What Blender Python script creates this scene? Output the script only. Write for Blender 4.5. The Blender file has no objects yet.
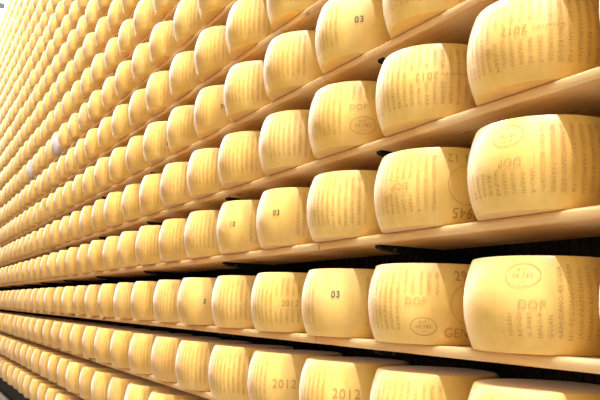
import bpy, bmesh, math, random
from mathutils import Vector, Matrix
random.seed(7)
scn = bpy.context.scene
col = scn.collection
PI = math.pi

# ------------------------------------------------------------------ sizes
S = 0.475            # wheel spacing along a shelf
PITCH = 0.357        # shelf spacing
R, DR, H = 0.222, 0.027, 0.256
YC = 0.1276          # wheel centre behind the board's front edge
TH = 0.033           # board thickness
DEPTH = 0.33
BAY = 3 * S
NLEV = 20
XEND = -19.0
FLOOR_Z = -1.42
def lev_z(k):
    return (k - 3) * PITCH + {0: 0.078, 1: 0.045, 2: 0.017, 3: 0.004, 4: 0.018, 5: 0.009}.get(k, 0.008)
ROW_X = {0: -1.46, 1: -1.46, 2: -1.4538, 3: -1.4715, 4: -1.446, 5: -1.4439, 6: -1.4149}
rr = random.Random(3)
for k in range(7, NLEV + 1):
    ROW_X[k] = -1.42 + rr.uniform(-.03, .03)

# ------------------------------------------------------------------ camera
YAW, PIT, ROL, FPX, CD, CZ = 1.0713, .1522, .0314, 721.83, 1.4633, .0972
cy, sy, cp, sp = math.cos(YAW), math.sin(YAW), math.cos(PIT), math.sin(PIT)
Fv = Vector((-sy * cp, cy * cp, sp)); R0 = Vector((cy, sy, 0)); U0 = R0.cross(Fv)
Rv = math.cos(ROL) * R0 + math.sin(ROL) * U0
Uv = -math.sin(ROL) * R0 + math.cos(ROL) * U0
CP = Vector((0, -CD, CZ))
cam = bpy.data.cameras.new('camera'); cam.sensor_width = 36; cam.lens = 36 * FPX / 600
cam.clip_start = 0.05; cam.clip_end = 200
cam.dof.use_dof = True; cam.dof.focus_distance = 2.9; cam.dof.aperture_fstop = 14
co = bpy.data.objects.new('camera', cam); col.objects.link(co)
co.matrix_world = Matrix(((Rv.x, Uv.x, -Fv.x, CP.x), (Rv.y, Uv.y, -Fv.y, CP.y), (Rv.z, Uv.z, -Fv.z, CP.z), (0, 0, 0, 1)))
scn.camera = co
def proj(P):
    d = Vector(P) - CP; z = d.dot(Fv)
    return 300 + FPX * d.dot(Rv) / z, 200 - FPX * d.dot(Uv) / z

# ------------------------------------------------------------------ materials
def mat(name):
    m = bpy.data.materials.new(name); m.use_nodes = True
    nt = m.node_tree; b = nt.nodes['Principled BSDF']
    return m, nt, b
def N(nt, t, **kw):
    n = nt.nodes.new(t)
    for k, v in kw.items():
        if k in n.inputs.keys(): n.inputs[k].default_value = v
        else: setattr(n, k, v)
    return n
def mixc(nt, fac, a, b, blend='MIX'):
    n = nt.nodes.new('ShaderNodeMix'); n.data_type = 'RGBA'; n.blend_type = blend
    for sock, v in ((n.inputs[0], fac), (n.inputs[6], a), (n.inputs[7], b)):
        if isinstance(v, (int, float)): sock.default_value = v
        elif isinstance(v, tuple): sock.default_value = v
        else: nt.links.new(v, sock)
    return n.outputs[2]
def ramp(nt, src, p0, p1, c0=(0, 0, 0, 1), c1=(1, 1, 1, 1)):
    r = nt.nodes.new('ShaderNodeValToRGB'); nt.links.new(src, r.inputs[0])
    e = r.color_ramp.elements; e[0].position = p0; e[1].position = p1; e[0].color = c0; e[1].color = c1
    return r.outputs[0]
def noise(nt, vec, scale, detail=3, rough=.55):
    n = N(nt, 'ShaderNodeTexNoise', Scale=scale, Detail=detail, Roughness=rough); nt.links.new(vec, n.inputs['Vector'])
    return n.outputs['Fac']

def rind_material(name, k=1.0, patch=False):
    m, nt, b = mat(name)
    L = nt.links
    tc = N(nt, 'ShaderNodeTexCoord'); oi = N(nt, 'ShaderNodeObjectInfo')
    off = N(nt, 'ShaderNodeVectorMath', operation='MULTIPLY_ADD')
    L.new(oi.outputs['Random'], off.inputs[0]); off.inputs[1].default_value = (37, 53, 71)
    L.new(tc.outputs['Object'], off.inputs[2])
    v = off.outputs[0]
    base = ramp(nt, oi.outputs['Random'], 0, 1, (.89 * k, .605 * k, .13 * k, 1), (.88 * k, .55 * k, .095 * k, 1))
    # every wheel its own age: some paler, some browner
    r2 = N(nt, 'ShaderNodeMath', operation='FRACT'); m2 = N(nt, 'ShaderNodeMath', operation='MULTIPLY'); m2.inputs[1].default_value = 17.31
    L.new(oi.outputs['Random'], m2.inputs[0]); L.new(m2.outputs[0], r2.inputs[0])
    base = mixc(nt, ramp(nt, r2.outputs[0], .55, 1.0, (0, 0, 0, 1), (.5, .5, .5, 1)), base, (.78 * k, .47 * k, .13 * k, 1))
    cloud = noise(nt, v, 5.5, 4)
    base = mixc(nt, ramp(nt, cloud, .42, .68, (0, 0, 0, 1), (.7, .7, .7, 1)), base, (.74 * k, .42 * k, .045 * k, 1))
    pink = noise(nt, v, 3.1, 3)
    base = mixc(nt, ramp(nt, pink, .55, .78, (0, 0, 0, 1), (.5, .5, .5, 1)), base, (.83 * k, .53 * k, .22 * k, 1))
    # cloth imprint: fine vertical ribs round the rind
    mp = N(nt, 'ShaderNodeVectorMath', operation='MULTIPLY'); L.new(v, mp.inputs[0]); mp.inputs[1].default_value = (1, 1, .06)
    streak = noise(nt, mp.outputs[0], 55, 3, .6)
    base = mixc(nt, ramp(nt, streak, .35, .75, (0, 0, 0, 1), (.28, .28, .28, 1)), base, (.68 * k, .40 * k, .05 * k, 1))
    spots = noise(nt, v, 42, 2)
    base = mixc(nt, ramp(nt, spots, .70, .80, (0, 0, 0, 1), (.25, .25, .25, 1)), base, (.55 * k, .30 * k, .09 * k, 1))
    if patch:
        w = noise(nt, tc.outputs['Object'], 4.2, 2)
        base = mixc(nt, ramp(nt, w, .44, .52), base, (.55, .47, .41, 1))
    L.new(base, b.inputs['Base Color'])
    b.inputs['Roughness'].default_value = .55
    b.inputs['Specular IOR Level'].default_value = .9
    b.inputs['Sheen Weight'].default_value = .5; b.inputs['Sheen Roughness'].default_value = .4; b.inputs['Sheen Tint'].default_value = (1, .97, .93, 1)
    b.inputs['Coat Weight'].default_value = .25; b.inputs['Coat Roughness'].default_value = .22
    bp = N(nt, 'ShaderNodeBump', Strength=.12, Distance=.004); L.new(streak, bp.inputs['Height'])
    L.new(bp.outputs[0], b.inputs['Normal'])
    return m
M_RIND = rind_material('cheese_rind')
M_PATCH = rind_material('cheese_rind_with_grey_bloom', 1.0, True)
def plain(name, c, rough=.5, metal=0.0, spec=.5):
    m, nt, b = mat(name)
    b.inputs['Base Color'].default_value = (*c, 1); b.inputs['Roughness'].default_value = rough
    b.inputs['Metallic'].default_value = metal; b.inputs['Specular IOR Level'].default_value = spec
    return m
def speckled(name, a, bcol, rough, scale=14, spec=.5):
    m, nt, b = mat(name)
    tc = N(nt, 'ShaderNodeTexCoord')
    f = noise(nt, tc.outputs['Object'], scale, 4)
    nt.links.new(ramp(nt, f, .35, .7, (*a, 1), (*bcol, 1)), b.inputs['Base Color'])
    b.inputs['Roughness'].default_value = rough; b.inputs['Specular IOR Level'].default_value = spec
    return m
M_LETTER = speckled('pressed_lettering', (.64, .37, .10), (.54, .30, .075), .5, 60)
M_PRESS = speckled('pressed_mark', (.56, .31, .07), (.47, .25, .055), .5, 60)
M_INK = speckled('black_ink', (.09, .075, .05), (.26, .18, .08), .6, 90)
M_STEEL = speckled('dark_green_steel', (.007, .010, .008), (.012, .015, .012), .7, 14, .15)
M_BOLT = plain('bolt_steel', (.10, .11, .10), .5, .5)
M_WALL = speckled('dark_panel', (.045, .034, .022), (.065, .050, .034), .9, 6, .1)
M_FLOOR = speckled('pale_concrete_floor', (.15, .145, .13), (.20, .19, .17), .5, 3)
M_RAIL = speckled('white_paint', (.80, .80, .78), (.70, .70, .68), .4, 8)
M_HALL = speckled('white_hall_wall', (.90, .90, .88), (.86, .86, .84), .8, 2)
M_GREY = speckled('grey_metal', (.04, .05, .05), (.06, .07, .07), .5, 5)

def wood_material():
    m, nt, b = mat('pine_board'); L = nt.links
    tc = N(nt, 'ShaderNodeTexCoord'); oi = N(nt, 'ShaderNodeObjectInfo')
    off = N(nt, 'ShaderNodeVectorMath', operation='MULTIPLY_ADD')
    L.new(oi.outputs['Random'], off.inputs[0]); off.inputs[1].default_value = (61, 17, 29)
    L.new(tc.outputs['Object'], off.inputs[2]); v = off.outputs[0]
    sc = N(nt, 'ShaderNodeVectorMath', operation='MULTIPLY'); L.new(v, sc.inputs[0]); sc.inputs[1].default_value = (.07, 1, 1)
    g1 = noise(nt, sc.outputs[0], 60, 4, .6)
    sc2 = N(nt, 'ShaderNodeVectorMath', operation='MULTIPLY'); L.new(v, sc2.inputs[0]); sc2.inputs[1].default_value = (.25, 1, 1.6)
    g2 = noise(nt, sc2.outputs[0], 9, 3)
    base = ramp(nt, oi.outputs['Random'], 0, 1, (.86, .60, .27, 1), (.80, .51, .205, 1))
    base = mixc(nt, ramp(nt, g1, .40, .70, (0, 0, 0, 1), (.55, .55, .55, 1)), base, (.62, .34, .115, 1))
    base = mixc(nt, ramp(nt, g2, .45, .75, (0, 0, 0, 1), (.45, .45, .45, 1)), base, (.88, .67, .36, 1))
    sc3 = N(nt, 'ShaderNodeVectorMath', operation='MULTIPLY'); L.new(v, sc3.inputs[0]); sc3.inputs[1].default_value = (.35, 1, 1)
    kn = noise(nt, sc3.outputs[0], 12, 1)
    base = mixc(nt, ramp(nt, kn, .70, .75), base, (.30, .14, .05, 1))
    L.new(base, b.inputs['Base Color']); b.inputs['Roughness'].default_value = .55
    bp = N(nt, 'ShaderNodeBump', Strength=.15, Distance=.003); L.new(g1, bp.inputs['Height']); L.new(bp.outputs[0], b.inputs['Normal'])
    return m
M_WOOD = wood_material()

# ------------------------------------------------------------------ helpers
def link(name, me, loc=(0, 0, 0), parent=None, m=None):
    if m and not me.materials: me.materials.append(m)
    o = bpy.data.objects.new(name, me); col.objects.link(o); o.location = loc
    if parent: o.parent = parent
    return o
def tag(o, label=None, cat=None, group=None, kind=None):
    if label: o['label'] = label
    if cat: o['category'] = cat
    if group: o['group'] = group
    if kind: o['kind'] = kind
    return o
def smooth(me, ang=40):
    for p in me.polygons: p.use_smooth = True
    try: me.set_sharp_from_angle(angle=math.radians(ang))
    except Exception: pass
def box_bm(bm, x0, x1, y0, y1, z0, z1):
    vs = [bm.verts.new((x, y, z)) for x in (x0, x1) for y in (y0, y1) for z in (z0, z1)]
    for f in ((0, 1, 3, 2), (4, 6, 7, 5), (0, 4, 5, 1), (2, 3, 7, 6), (0, 2, 6, 4), (1, 5, 7, 3)):
        bm.faces.new([vs[i] for i in f])
def bm_mesh(bm, name):
    bmesh.ops.recalc_face_normals(bm, faces=bm.faces[:])
    me = bpy.data.meshes.new(name); bm.to_mesh(me); bm.free(); return me

# ------------------------------------------------------------------ the cheese wheel
def rad_at(z):
    t = abs(2 * z / H - 1)
    return R - DR * t ** 2.0
def profile(n):
    pr = [(0, 0.0), (rad_at(0) - .035, 0.0), (rad_at(0) - .006, .0004), (rad_at(.003) - .0016, .0022)]
    for i in range(n + 1):
        z = .006 + (H - .012) * i / n
        pr.append((rad_at(z), z))
    pr += [(rad_at(H - .003) - .0016, H - .0022), (rad_at(H) - .006, H - .0004), (rad_at(H) - .035, H), (0, H)]
    return pr
def lathe(bm, pr, seg, cx=0, cyy=0, cz=0, wob=0, rnd=None):
    rows = []
    ph = [rnd.uniform(0, 6.28) for _ in range(4)] if rnd else [0] * 4
    for r, z in pr:
        if r == 0:
            rows.append([bm.verts.new((cx, cyy, cz + z))]); continue
        row = []
        for s in range(seg):
            a = 2 * PI * s / seg
            q = r * (1 + wob * (math.sin(2 * a + ph[0]) + .6 * math.sin(3 * a + ph[1] + 3 * z)) * (r > .15)) if wob else r
            row.append(bm.verts.new((cx + q * math.cos(a), cyy + q * math.sin(a), cz + z)))
        rows.append(row)
    for a, b in zip(rows, rows[1:]):
        if len(a) == 1:
            for s in range(seg): bm.faces.new((a[0], b[(s + 1) % seg], b[s]))
        elif len(b) == 1:
            for s in range(seg): bm.faces.new((a[s], a[(s + 1) % seg], b[0]))
        else:
            for s in range(seg): bm.faces.new((a[s], a[(s + 1) % seg], b[(s + 1) % seg], b[s]))
wheel_meshes = []
for i in range(4):
    bm = bmesh.new(); lathe(bm, profile(14), 72, wob=.0035, rnd=random.Random(i))
    me = bm_mesh(bm, 'cheese_wheel'); smooth(me, 30); me.materials.append(M_RIND); wheel_meshes.append(me)
patch_mesh = wheel_meshes[0].copy(); patch_mesh.materials.clear(); patch_mesh.materials.append(M_PATCH)

# ---- lettering wrapped on the barrel
_cache = {}
def text_geo(s, size, shear=0, bold=0):
    key = (s, size, shear, bold)
    if key in _cache: return _cache[key]
    cu = bpy.data.curves.new('t', 'FONT'); cu.body = s; cu.size = size; cu.resolution_u = 1 if size < .022 else 4
    cu.align_x = 'CENTER'; cu.shear = shear; cu.offset = bold * size; cu.space_character = 1.08
    o = bpy.data.objects.new('t', cu); col.objects.link(o)
    dg = bpy.context.evaluated_depsgraph_get()
    me = bpy.data.meshes.new_from_object(o.evaluated_get(dg))
    vs = [(v.co.x, v.co.y - size * .34) for v in me.vertices]; fs = [tuple(p.vertices) for p in me.polygons]
    bpy.data.objects.remove(o); bpy.data.meshes.remove(me); bpy.data.curves.remove(cu)
    _cache[key] = (vs, fs); return vs, fs
def wrap(bm, geo, az, z, rot=0, lift=.0009, holes=()):
    """az: degrees from the aisle (-y) towards +x; rot in degrees on the surface"""
    vs, fs = geo; c, s = math.cos(math.radians(rot)), math.sin(math.radians(rot))
    out = []
    for u, v in vs:
        a = math.radians(az) + (u * c - v * s) / R; zz = z + u * s + v * c
        r = rad_at(zz) * 1.0035 + lift
        out.append(bm.verts.new((r * math.sin(a), -r * math.cos(a), zz)))
    for f in fs:
        if holes:
            q = sum((out[i].co for i in f), Vector()) / len(f); qa = math.degrees(math.atan2(q.x, -q.y))
            if any(h[0] < qa < h[1] and h[2] < q.z / H < h[3] for h in holes): continue
        try: bm.faces.new([out[i] for i in f])
        except ValueError: pass
def stroke(pts, w, closed=False):
    vs, fs = [], []; n = len(pts)
    for i, (x, y) in enumerate(pts):
        a = pts[(i - 1) % n] if closed or i else pts[i]; b = pts[(i + 1) % n] if closed or i < n - 1 else pts[i]
        dx, dy = b[0] - a[0], b[1] - a[1]; l = math.hypot(dx, dy) or 1
        vs += [(x - dy / l * w / 2, y + dx / l * w / 2), (x + dy / l * w / 2, y - dx / l * w / 2)]
    for i in range(n if closed else n - 1):
        j = (i + 1) % n; fs.append((2 * i, 2 * i + 1, 2 * j + 1, 2 * j))
    return vs, fs
def oval(rx, ry, w, n=48):
    return stroke([(rx * math.cos(2 * PI * i / n), ry * math.sin(2 * PI * i / n)) for i in range(n)], w, True)
SIDE = 'PARMIGIANO-REGGIANO'
def letter_mesh(holes, flip=False, jitter=0):
    """columns of dotted lettering all round the rind; holes = azimuth and height ranges kept free for the stamps"""
    bm = bmesh.new()
    n = 54
    for i in range(n):
        az = 360 * i / n - 180
        t = SIDE + '-' + SIDE
        k = (i * 7 + jitter) % 19
        wrap(bm, text_geo(t[k:k + 16], .0185), az, H * .53, 90 if not flip else -90, .0006, holes)
    loose = [v for v in bm.verts if not v.link_faces]
    bmesh.ops.delete(bm, geom=loose, context='VERTS')
    me = bm_mesh(bm, 'rind_lettering'); me.materials.append(M_LETTER); return me
LET = [letter_mesh([(55, 130, 0, 1)], False, 0), letter_mesh([(60, 130, 0, 1)], True, 5), letter_mesh([], True, 9), letter_mesh([(-40, 12, 0, 1)], False, 3)]
def mark(parent, name, items, m, label=None):
    bm = bmesh.new()
    for geo, az, z, rot in items: wrap(bm, geo, az, z, rot, .0011)
    o = link(name, bm_mesh(bm, name), parent=parent, m=m)
    if label: o['label'] = label
    return o
def seal(parent, az, z, rot=0, s=1.0, heavy=True):
    c = 1 if rot == 0 else -1
    mark(parent, 'oval_seal', [(oval(.050 * s, .032 * s, .0020), az, z, 0), (text_geo('AUT.', .015 * s), az, z + c * .016 * s, rot),
         (text_geo('08.785', .021 * s), az, z, rot), (text_geo('D.P.', .010 * s), az, z - c * .018 * s, rot)], M_PRESS if heavy else M_LETTER, 'pressed oval seal with a number')
def dop(parent, az, z, rot=0):
    mark(parent, 'letters_stamp', [(text_geo('DOP', .032), az, z, rot)], M_LETTER, 'pressed letters DOP')
def panel(parent, az, flip, heavy=True):
    r, c = (180, -1) if flip else (0, 1)
    m = M_PRESS if heavy else M_LETTER
    mark(parent, 'number_stamp', [(text_geo('2945', .046), az, H / 2 + c * .088, r)], m, 'pressed number 2945')
    mark(parent, 'month_stamp', [(text_geo('GEN', .040), az - c * 10, H / 2 - c * .088, r)], m, 'pressed month GEN')
    mark(parent, 'digits_stamp', [(text_geo('12', .040), az + c * 11, H / 2 - c * .088, r)], m, 'pressed digits 12')
    mark(parent, 'ring_mark', [(oval(.062, .062, .0022, 64), az, H / 2, 0)], M_LETTER, 'pressed circle')
def year(parent, az, z, rot, size=.042):
    mark(parent, 'year_stamp', [(text_geo('2012', size), az, z, rot)], M_PRESS, 'pressed year 2012')
def script(parent, az, z, rot):
    mark(parent, 'script_stamp', [(text_geo('Consorzio', .019, .35), az, z, rot)], M_PRESS, 'pressed script word Consorzio')
def ink(parent, s, az, z, rot=0, size=.036):
    mark(parent, 'ink_stamp', [(text_geo(s, size, 0, .018), az, z, rot)], M_INK, 'black ink number')

ORD = ['', 'first', 'second', 'third', 'fourth', 'fifth', 'sixth', 'seventh', 'eighth', 'ninth', 'tenth', 'eleventh', 'twelfth', 'thirteenth', 'fourteenth',
       'fifteenth', 'sixteenth', 'seventeenth', 'eighteenth', 'nineteenth', 'twentieth']
TENS = {20: 'twenty', 30: 'thirty', 40: 'forty'}
def ordinal(n):
    if n <= 20: return ORD[n]
    t = n // 10 * 10
    return TENS[t] + '-' + ORD[n - t] if n % 10 else {30: 'thirtieth', 40: 'fortieth'}[n]
def row_name(k):
    return 'bottom row' if k == 0 else ordinal(k + 1) + ' row up'

def wheel_box(k, i):
    x = ROW_X[k] - i * S; z = lev_z(k)
    ps = [proj((x + .2 * math.cos(a), YC + .2 * math.sin(a), z + dz)) for a in [j * PI / 4 for j in range(8)] for dz in (0, H)]
    xs = [p[0] for p in ps]; ys = [p[1] for p in ps]
    return min(xs), max(xs), min(ys), max(ys)
cands = []
for k in range(NLEV + 1):
    for i in range(-2, 40):
        if i < 0:                      # just outside the right edge
            if k < 8: cands.append((0, k, i, 0))
            continue
        if ROW_X[k] - i * S - R < XEND: break
        x0, x1, y0, y1 = wheel_box(k, i)
        w = min(x1, 600) - max(x0, 0); h = min(y1, 400) - max(y0, 0)
        if w > 2 and h > 2 and w * h > .06 * (x1 - x0) * (y1 - y0): cands.append((w * h, k, i, x1 - x0))
        elif x0 > -60 and x1 < 1000 and y0 > -330 and y1 < 520: cands.append((0, k, i, x1 - x0))
cands.sort(reverse=True)
chosen = [c for c in cands if c[0] > 0][:300]
rest = [c for c in cands if c not in chosen]
rank = {}
for k in range(NLEV + 1):
    for n, i in enumerate(sorted(c[2] for c in cands if c[1] == k and c[0] > 0)): rank[(k, i)] = n + 1

PATCHED = {(8, 15), (8, 19)}
SPECIAL = {
    (8, 15): 'small cheese wheel with a pale grey patch, nearer of the two grey-patched wheels',
    (8, 19): 'small cheese wheel with a pale grey patch, farther of the two grey-patched wheels',  # (row, wheel): label of the wheels that carry marks one can read
    (5, 0): 'big cheese wheel pressed with an upside-down 2012, at the upper right corner',
    (5, 1): 'cheese wheel pressed with an upside-down 2012, behind the big upper right one',
    (4, 0): 'big cheese wheel with an oval seal near its top left, mid right edge',
    (4, 1): 'cheese wheel with upside-down number 2945 on its right flank',
    (3, 0): 'big cheese wheel at the right edge with oval seal above DOP letters',
    (3, 1): 'cheese wheel with an oval seal low on its front and upright GEN 12',
    (3, 2): 'cheese wheel with black ink 03, two left of the seal above DOP',
    (6, 2): 'cheese wheel with black ink 03 near the top edge of the picture',
    (5, 2): 'cheese wheel with DOP over an oval seal low on its right side',
    (4, 3): 'cheese wheel with a black ink 03 in the middle of its face',
    (4, 4): 'cheese wheel with a small black ink 10 on its face',
    (4, 2): 'cheese wheel with dark ink mark at its far left edge',
    (6, 5): 'cheese wheel with a black ink 70 on its right flank',
    (2, 2): 'cheese wheel with 2012 pressed low on its face, bottom edge of picture',
    (2, 3): 'cheese wheel with 2012 pressed low, left neighbour of the other 2012 wheel',
    (3, 3): 'cheese wheel with 2012 pressed on its right side, left of the ink 03',
    (3, 5): 'small cheese wheel with a dark ink 3 on its right side',
    (6, 7): 'cheese wheel with a long dark streak down its right side',
}
jit = random.Random(11)
wheels = {}
for n, (area, k, i, px) in enumerate(chosen):
    patch = (k, i) in PATCHED
    me = patch_mesh if patch else wheel_meshes[(k * 5 + i * 3) % 4]
    o = link('cheese_wheel', me, (ROW_X[k] - i * S + (jit.uniform(-.008, .008) if i > 2 else 0), YC + jit.uniform(-.008, .008), lev_z(k)))
    lab = SPECIAL.get((k, i))
    if not lab:
        p = rank[(k, i)]
        lab = 'yellow cheese wheel, %s from the right in the %s' % (ordinal(p) if p > 1 else 'first', row_name(k))
    tag(o, lab, 'cheese wheel', 'cheese wheels ageing on the shelves')
    wheels[(k, i)] = o
    if px > 26 and (k, i) not in SPECIAL:
        t = link('rind_lettering', LET[(k + 2 * i) % 4], parent=o)
W = wheels
def letters(key, j, spin=0, holes=None, flip=False):
    o = link('rind_lettering', letter_mesh(holes, flip, j) if holes is not None else LET[j], parent=W[key])
    o.rotation_euler.z = math.radians(spin); return o
def has(*keys): return all(q in W for q in keys)
letters((5, 0), 2, 0, [(5, 44, .46, .64)], True); year(W[(5, 0)], 22, H * .55, 180, .036); script(W[(5, 0)], 46, H * .55, 180)
letters((5, 1), 4, 0, [(22, 58, .46, .62)], True); year(W[(5, 1)], 40, H * .53, 180, .036); script(W[(5, 1)], 63, H * .54, 180)
letters((4, 0), 1, 0, [(-30, 34, .43, 1)], True); seal(W[(4, 0)], 15, H * .80, 180, .95, False); dop(W[(4, 0)], 17.5, H * .5, 180)
letters((4, 1), 1, 0, [(48, 130, 0, 1), (0, 30, .42, .6)], True); panel(W[(4, 1)], 74, True); dop(W[(4, 1)], 16, H * .5, 180)
letters((3, 0), 3, 0, [(-60, 14, 0, 1), (10, 48, .42, 1)]); seal(W[(3, 0)], 29, H * .80, 0, .95, False); dop(W[(3, 0)], 35, H * .5)
letters((3, 1), 0, 0, [(58, 140, 0, 1), (22, 60, 0, .62)]); panel(W[(3, 1)], 80, False); dop(W[(3, 1)], 36, H * .53); seal(W[(3, 1)], 42, H * .22, 0, .85)
letters((3, 2), 0, 0, [(10, 62, 0, 1)]); ink(W[(3, 2)], '03', 35, H * .62)
letters((3, 3), 0, 0, [(30, 70, .38, .6)]); year(W[(3, 3)], 50, H * .48, 0, .036)
letters((3, 5), 0, 0, [(20, 80, 0, 1)]); ink(W[(3, 5)], '3', 50, H * .5)
letters((4, 2), 0, 0, [(60, 75, 0, 1)]); ink(W[(4, 2)], '8', -24, H * .44, 0, .03)
letters((4, 3), 3, 0, [(-10, 52, 0, 1)]); ink(W[(4, 3)], '03', 27, H * .55)
letters((4, 4), 3, 0, [(-10, 52, 0, 1)]); ink(W[(4, 4)], '10', 27, H * .52, 0, .036)
letters((5, 2), 3, 0, [(35, 80, 0, .68)]); dop(W[(5, 2)], 52, H * .56); seal(W[(5, 2)], 57, H * .28)
letters((6, 2), 3, 0, [(25, 100, 0, 1)]); ink(W[(6, 2)], '03', 46, H * .50)
letters((6, 5), 3, 0, [(30, 90, 0, 1)]); ink(W[(6, 5)], '70', 54, H * .46)
letters((2, 2), 0, -30); year(W[(2, 2)], 47, H * .58, 0, .05)
letters((2, 3), 0, -30); year(W[(2, 3)], 47, H * .53, 0, .05)
letters((6, 7), 2)
mark(W[(6, 7)], 'dark_streak', [(stroke([(0, -.06), (.004, -.02), (-.003, .02), (.003, .07)], .012), 58, H * .55, 0)], M_INK, 'dark streak')

# far and cut-off wheels: past the three hundred that show largest
bm = bmesh.new()
for n, (area, k, i, px) in enumerate(rest):
    lathe(bm, profile(8), 28, ROW_X[k] - i * S, YC, lev_z(k))
me = bm_mesh(bm, 'distant_cheese_wheels'); smooth(me, 30)
if rest:
    o = link('distant_cheese_wheels', me, m=M_RIND)
    tag(o, 'many pale cheese wheels on the far and uppermost shelves of the tall rack', 'cheese wheels', None, 'stuff')

# ------------------------------------------------------------------ shelf boards
def board_mesh(L):
    r = .007; rt = .016; pts = [(DEPTH, 0), (DEPTH, -TH)]
    for j in range(5):
        a = PI * 1.5 - (PI / 2) * j / 4
        pts.append((r + r * math.cos(a), -TH + r + r * math.sin(a)))
    for j in range(7):
        a = PI - (PI / 2) * j / 6
        pts.append((rt + rt * math.cos(a), -rt + rt * math.sin(a)))
    bm = bmesh.new()
    A = [bm.verts.new((0, y, z)) for y, z in pts]; B = [bm.verts.new((L, y, z)) for y, z in pts]
    n = len(pts)
    for j in range(n): bm.faces.new((A[j], A[(j + 1) % n], B[(j + 1) % n], B[j]))
    bm.faces.new(A); bm.faces.new(B[::-1])
    me = bm_mesh(bm, 'shelf_board'); smooth(me, 35); me.materials.append(M_WOOD); return me
BM = board_mesh(BAY - .004)
spare = bmesh.new()
JOINT = {6: -2.498, 7: -3.188, 5: -3.31, 3: -5.37}
boards = {}
for k in range(NLEV + 1):
    j0 = JOINT.get(k, rr.choice((-2.49, -3.25)) + rr.uniform(-.05, .05))
    x = j0 + 3 * BAY
    while x > -.2 + BAY: x -= BAY
    n = 0
    while x > XEND:
        x0 = x - BAY
        q = [proj((xx, 0, lev_z(k) - TH / 2)) for xx in [x0 + (x - x0) * u / 10 for u in range(11)] if (Vector((xx, 0, lev_z(k))) - CP).dot(Fv) > .1]
        seen = any(-5 < a < 600 and -8 < b < 402 for a, b in q)
        near = any(-80 < a < 1100 and -350 < b < 520 for a, b in q) or x > -1.6
        if near and not seen:
            n0 = len(spare.verts); spare.from_mesh(BM); spare.verts.ensure_lookup_table()
            bmesh.ops.translate(spare, verts=spare.verts[n0:], vec=(x0 + .002, 0, lev_z(k)))
        if seen:
            o = link('shelf_board', BM, (x0 + .002, jit.uniform(-.003, .003), lev_z(k)))
            if seen: n += 1
            where = 'bottom row' if k == 0 else ordinal(k + 1) + ' row up'
            lab = 'pale pine shelf board under the %s of wheels, %s from the right' % (where, ordinal(n) if n > 1 else 'first')
            tag(o, lab, 'shelf board', 'pine boards of the cheese rack'); boards[(k, x0)] = o
        x = x0

me = bm_mesh(spare, 'outlying_shelf_boards'); smooth(me, 35)
o = link('outlying_shelf_boards', me, m=M_WOOD)
tag(o, 'pine shelf boards of the rack running on past the picture edge', 'shelf boards', None, 'stuff')

# ------------------------------------------------------------------ steel uprights with tapered arms
def arm_mesh():
    bm = bmesh.new()
    y0, y1 = .035, .56
    prof = [(y0, 0), (y1, 0), (y1, -.055), (y0 + .03, -.018), (y0, -.010)]
    A = [bm.verts.new((-.016, y, z)) for y, z in prof]; B = [bm.verts.new((.016, y, z)) for y, z in prof]
    n = len(prof)
    for j in range(n): bm.faces.new((A[j], A[(j + 1) % n], B[(j + 1) % n], B[j]))
    bm.faces.new(A); bm.faces.new(B[::-1])
    return bm_mesh(bm, 'arm')
ARM = arm_mesh(); ARM.materials.append(M_STEEL)
def bolt_mesh():
    bm = bmesh.new(); bmesh.ops.create_cone(bm, cap_ends=True, segments=8, radius1=.006, radius2=.005, depth=.005)
    bmesh.ops.rotate(bm, verts=bm.verts[:], cent=(0, 0, 0), matrix=Matrix.Rotation(PI / 2, 3, 'Y'))
    return bm_mesh(bm, 'bolt')
BOLT = bolt_mesh(); BOLT.materials.append(M_BOLT)
n = 0
TOPZ = lev_z(NLEV) + H + .02
for j in range(0, 13):
    x = -.725 - j * BAY
    if x < XEND: break
    bm = bmesh.new(); box_bm(bm, -.03, .03, .52, .60, FLOOR_Z, TOPZ)
    up = link('rack_upright', bm_mesh(bm, 'rack_upright'), (x, 0, 0), m=M_STEEL)
    n += 1
    tag(up, 'dark green steel rack upright with tapered shelf arms, %s from the right' % ordinal(n), 'rack upright', 'uprights of the cheese rack')
    for k in range(NLEV + 1):
        a, b = proj((x, .1, lev_z(k)))
        if not (-40 < a < 1100 and -350 < b < 520): continue
        ar = link('arm', ARM, (0, 0, lev_z(k) - TH - .001), up)
        if j < 4:
            link('bolt', BOLT, (.0185, .10, -.014), ar)

# ------------------------------------------------------------------ setting
def struct(name, bm, m):
    o = link(name, bm_mesh(bm, name), m=m); o['kind'] = 'structure'; return o
bm = bmesh.new(); box_bm(bm, XEND - 3, 3.0, .66, .72, FLOOR_Z, TOPZ)
x = 3.0
while x > XEND:                       # ribbed sheet behind the rack
    box_bm(bm, x - .003, x + .003, .648, .662, FLOOR_Z, TOPZ); x -= .046
struct('wall_back', bm, M_WALL)
bm = bmesh.new(); box_bm(bm, -24, 6, -6, .72, FLOOR_Z - .05, FLOOR_Z); struct('floor', bm, M_FLOOR)
bm = bmesh.new(); box_bm(bm, -24, -2.6, -2.7, -2.6, FLOOR_Z, 2.6); struct('light_blocking_wall', bm, speckled('tan_light_blocker', (.30, .20, .10), (.36, .25, .13), .8, 3))  # unseen wall, added to keep world light off the lower left rows
bm = bmesh.new(); box_bm(bm, XEND, 3.0, .11, .12, FLOOR_Z, lev_z(0) - TH - .06); struct('gap_shade_1', bm, plain('black_gap_shade', (.012, .012, .011), .8))  # added black sheet, stands in for the shade under the lowest shelf
bm = bmesh.new(); box_bm(bm, -24.2, -24, -12, .72, FLOOR_Z, 11); struct('wall_left', bm, M_HALL)

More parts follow.
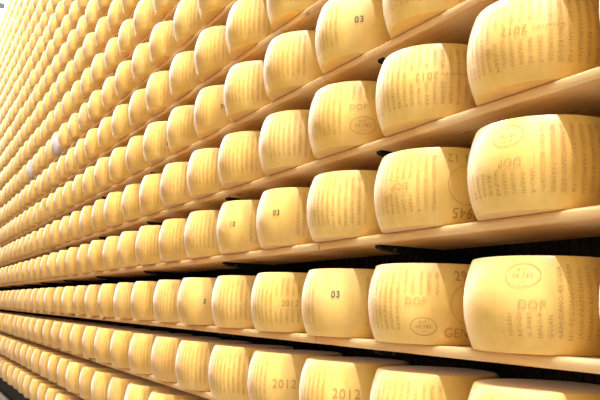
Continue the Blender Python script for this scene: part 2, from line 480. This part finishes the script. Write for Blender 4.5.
bm = bmesh.new(); box_bm(bm, XEND, 1.0, .055, .085, -1.33, -1.300)
box_bm(bm, XEND, 1.0, .055, .060, -1.38, -1.33)
for q in range(0, 13):
    box_bm(bm, -.725 - q * BAY - .02, -.725 - q * BAY + .02, .058, .082, FLOOR_Z, -1.33)
o = link('floor_rail', bm_mesh(bm, 'floor_rail'), m=M_RAIL)
tag(o, 'thin white rail along the foot of the rack before the dark gap', 'rail')

# the bright glazed end of the hall
m, nt, b = mat('bright_daylit_glass'); b.inputs['Base Color'].default_value = (.9, .9, .9, 1); b.inputs['Roughness'].default_value = .2
b.inputs['Emission Color'].default_value = (1, .98, .96, 1); b.inputs['Emission Strength'].default_value = 4
M_PANE = m
bm = bmesh.new(); box_bm(bm, -23.99, -23.93, -4.5, .72, 1.5, 11.0)
win = struct('window_1', bm, M_PANE)
bm = bmesh.new(); box_bm(bm, -18.06, -17.94, -1.6, .07, 7.08, 7.18)
o = link('roof_beam', bm_mesh(bm, 'roof_beam'), m=M_GREY)
tag(o, 'dark grey beam end poking in at the upper left corner', 'beam')

# ------------------------------------------------------------------ light
w = bpy.data.worlds.new('world'); scn.world = w; w.use_nodes = True
bg = w.node_tree.nodes['Background']; bg.inputs[0].default_value = (1.0, .935, .80, 1); bg.inputs[1].default_value = 0.82
for q in range(8):
    la = bpy.data.lights.new('ceiling_lamp', 'AREA'); la.shape = 'RECTANGLE'; la.size = 2.2; la.size_y = .22
    la.energy = (1050, 1050, 1050, 850, 560, 400, 400, 400)[q]; la.color = (1, .97, 1.1)
    lo = bpy.data.objects.new('ceiling_lamp', la); col.objects.link(lo); lo.location = (5.2 - q * 2.1, -.95, 9.6)

for x in (-13.5, -17.0):  # added area lights that brighten the far upper wheels
    la = bpy.data.lights.new('added_end_light', 'AREA'); la.shape = 'RECTANGLE'; la.size = 3.0; la.size_y = .22
    la.energy = 260; la.color = (1, .98, .95)
    lo = bpy.data.objects.new('added_end_light', la); col.objects.link(lo); lo.location = (x, -1.0, 8.0)

vs = scn.view_settings
scn.display_settings.display_device = 'sRGB'
vs.view_transform = 'Standard'; vs.look = 'None'; vs.exposure = 0.1; vs.gamma = 1.0; vs.use_curve_mapping = False
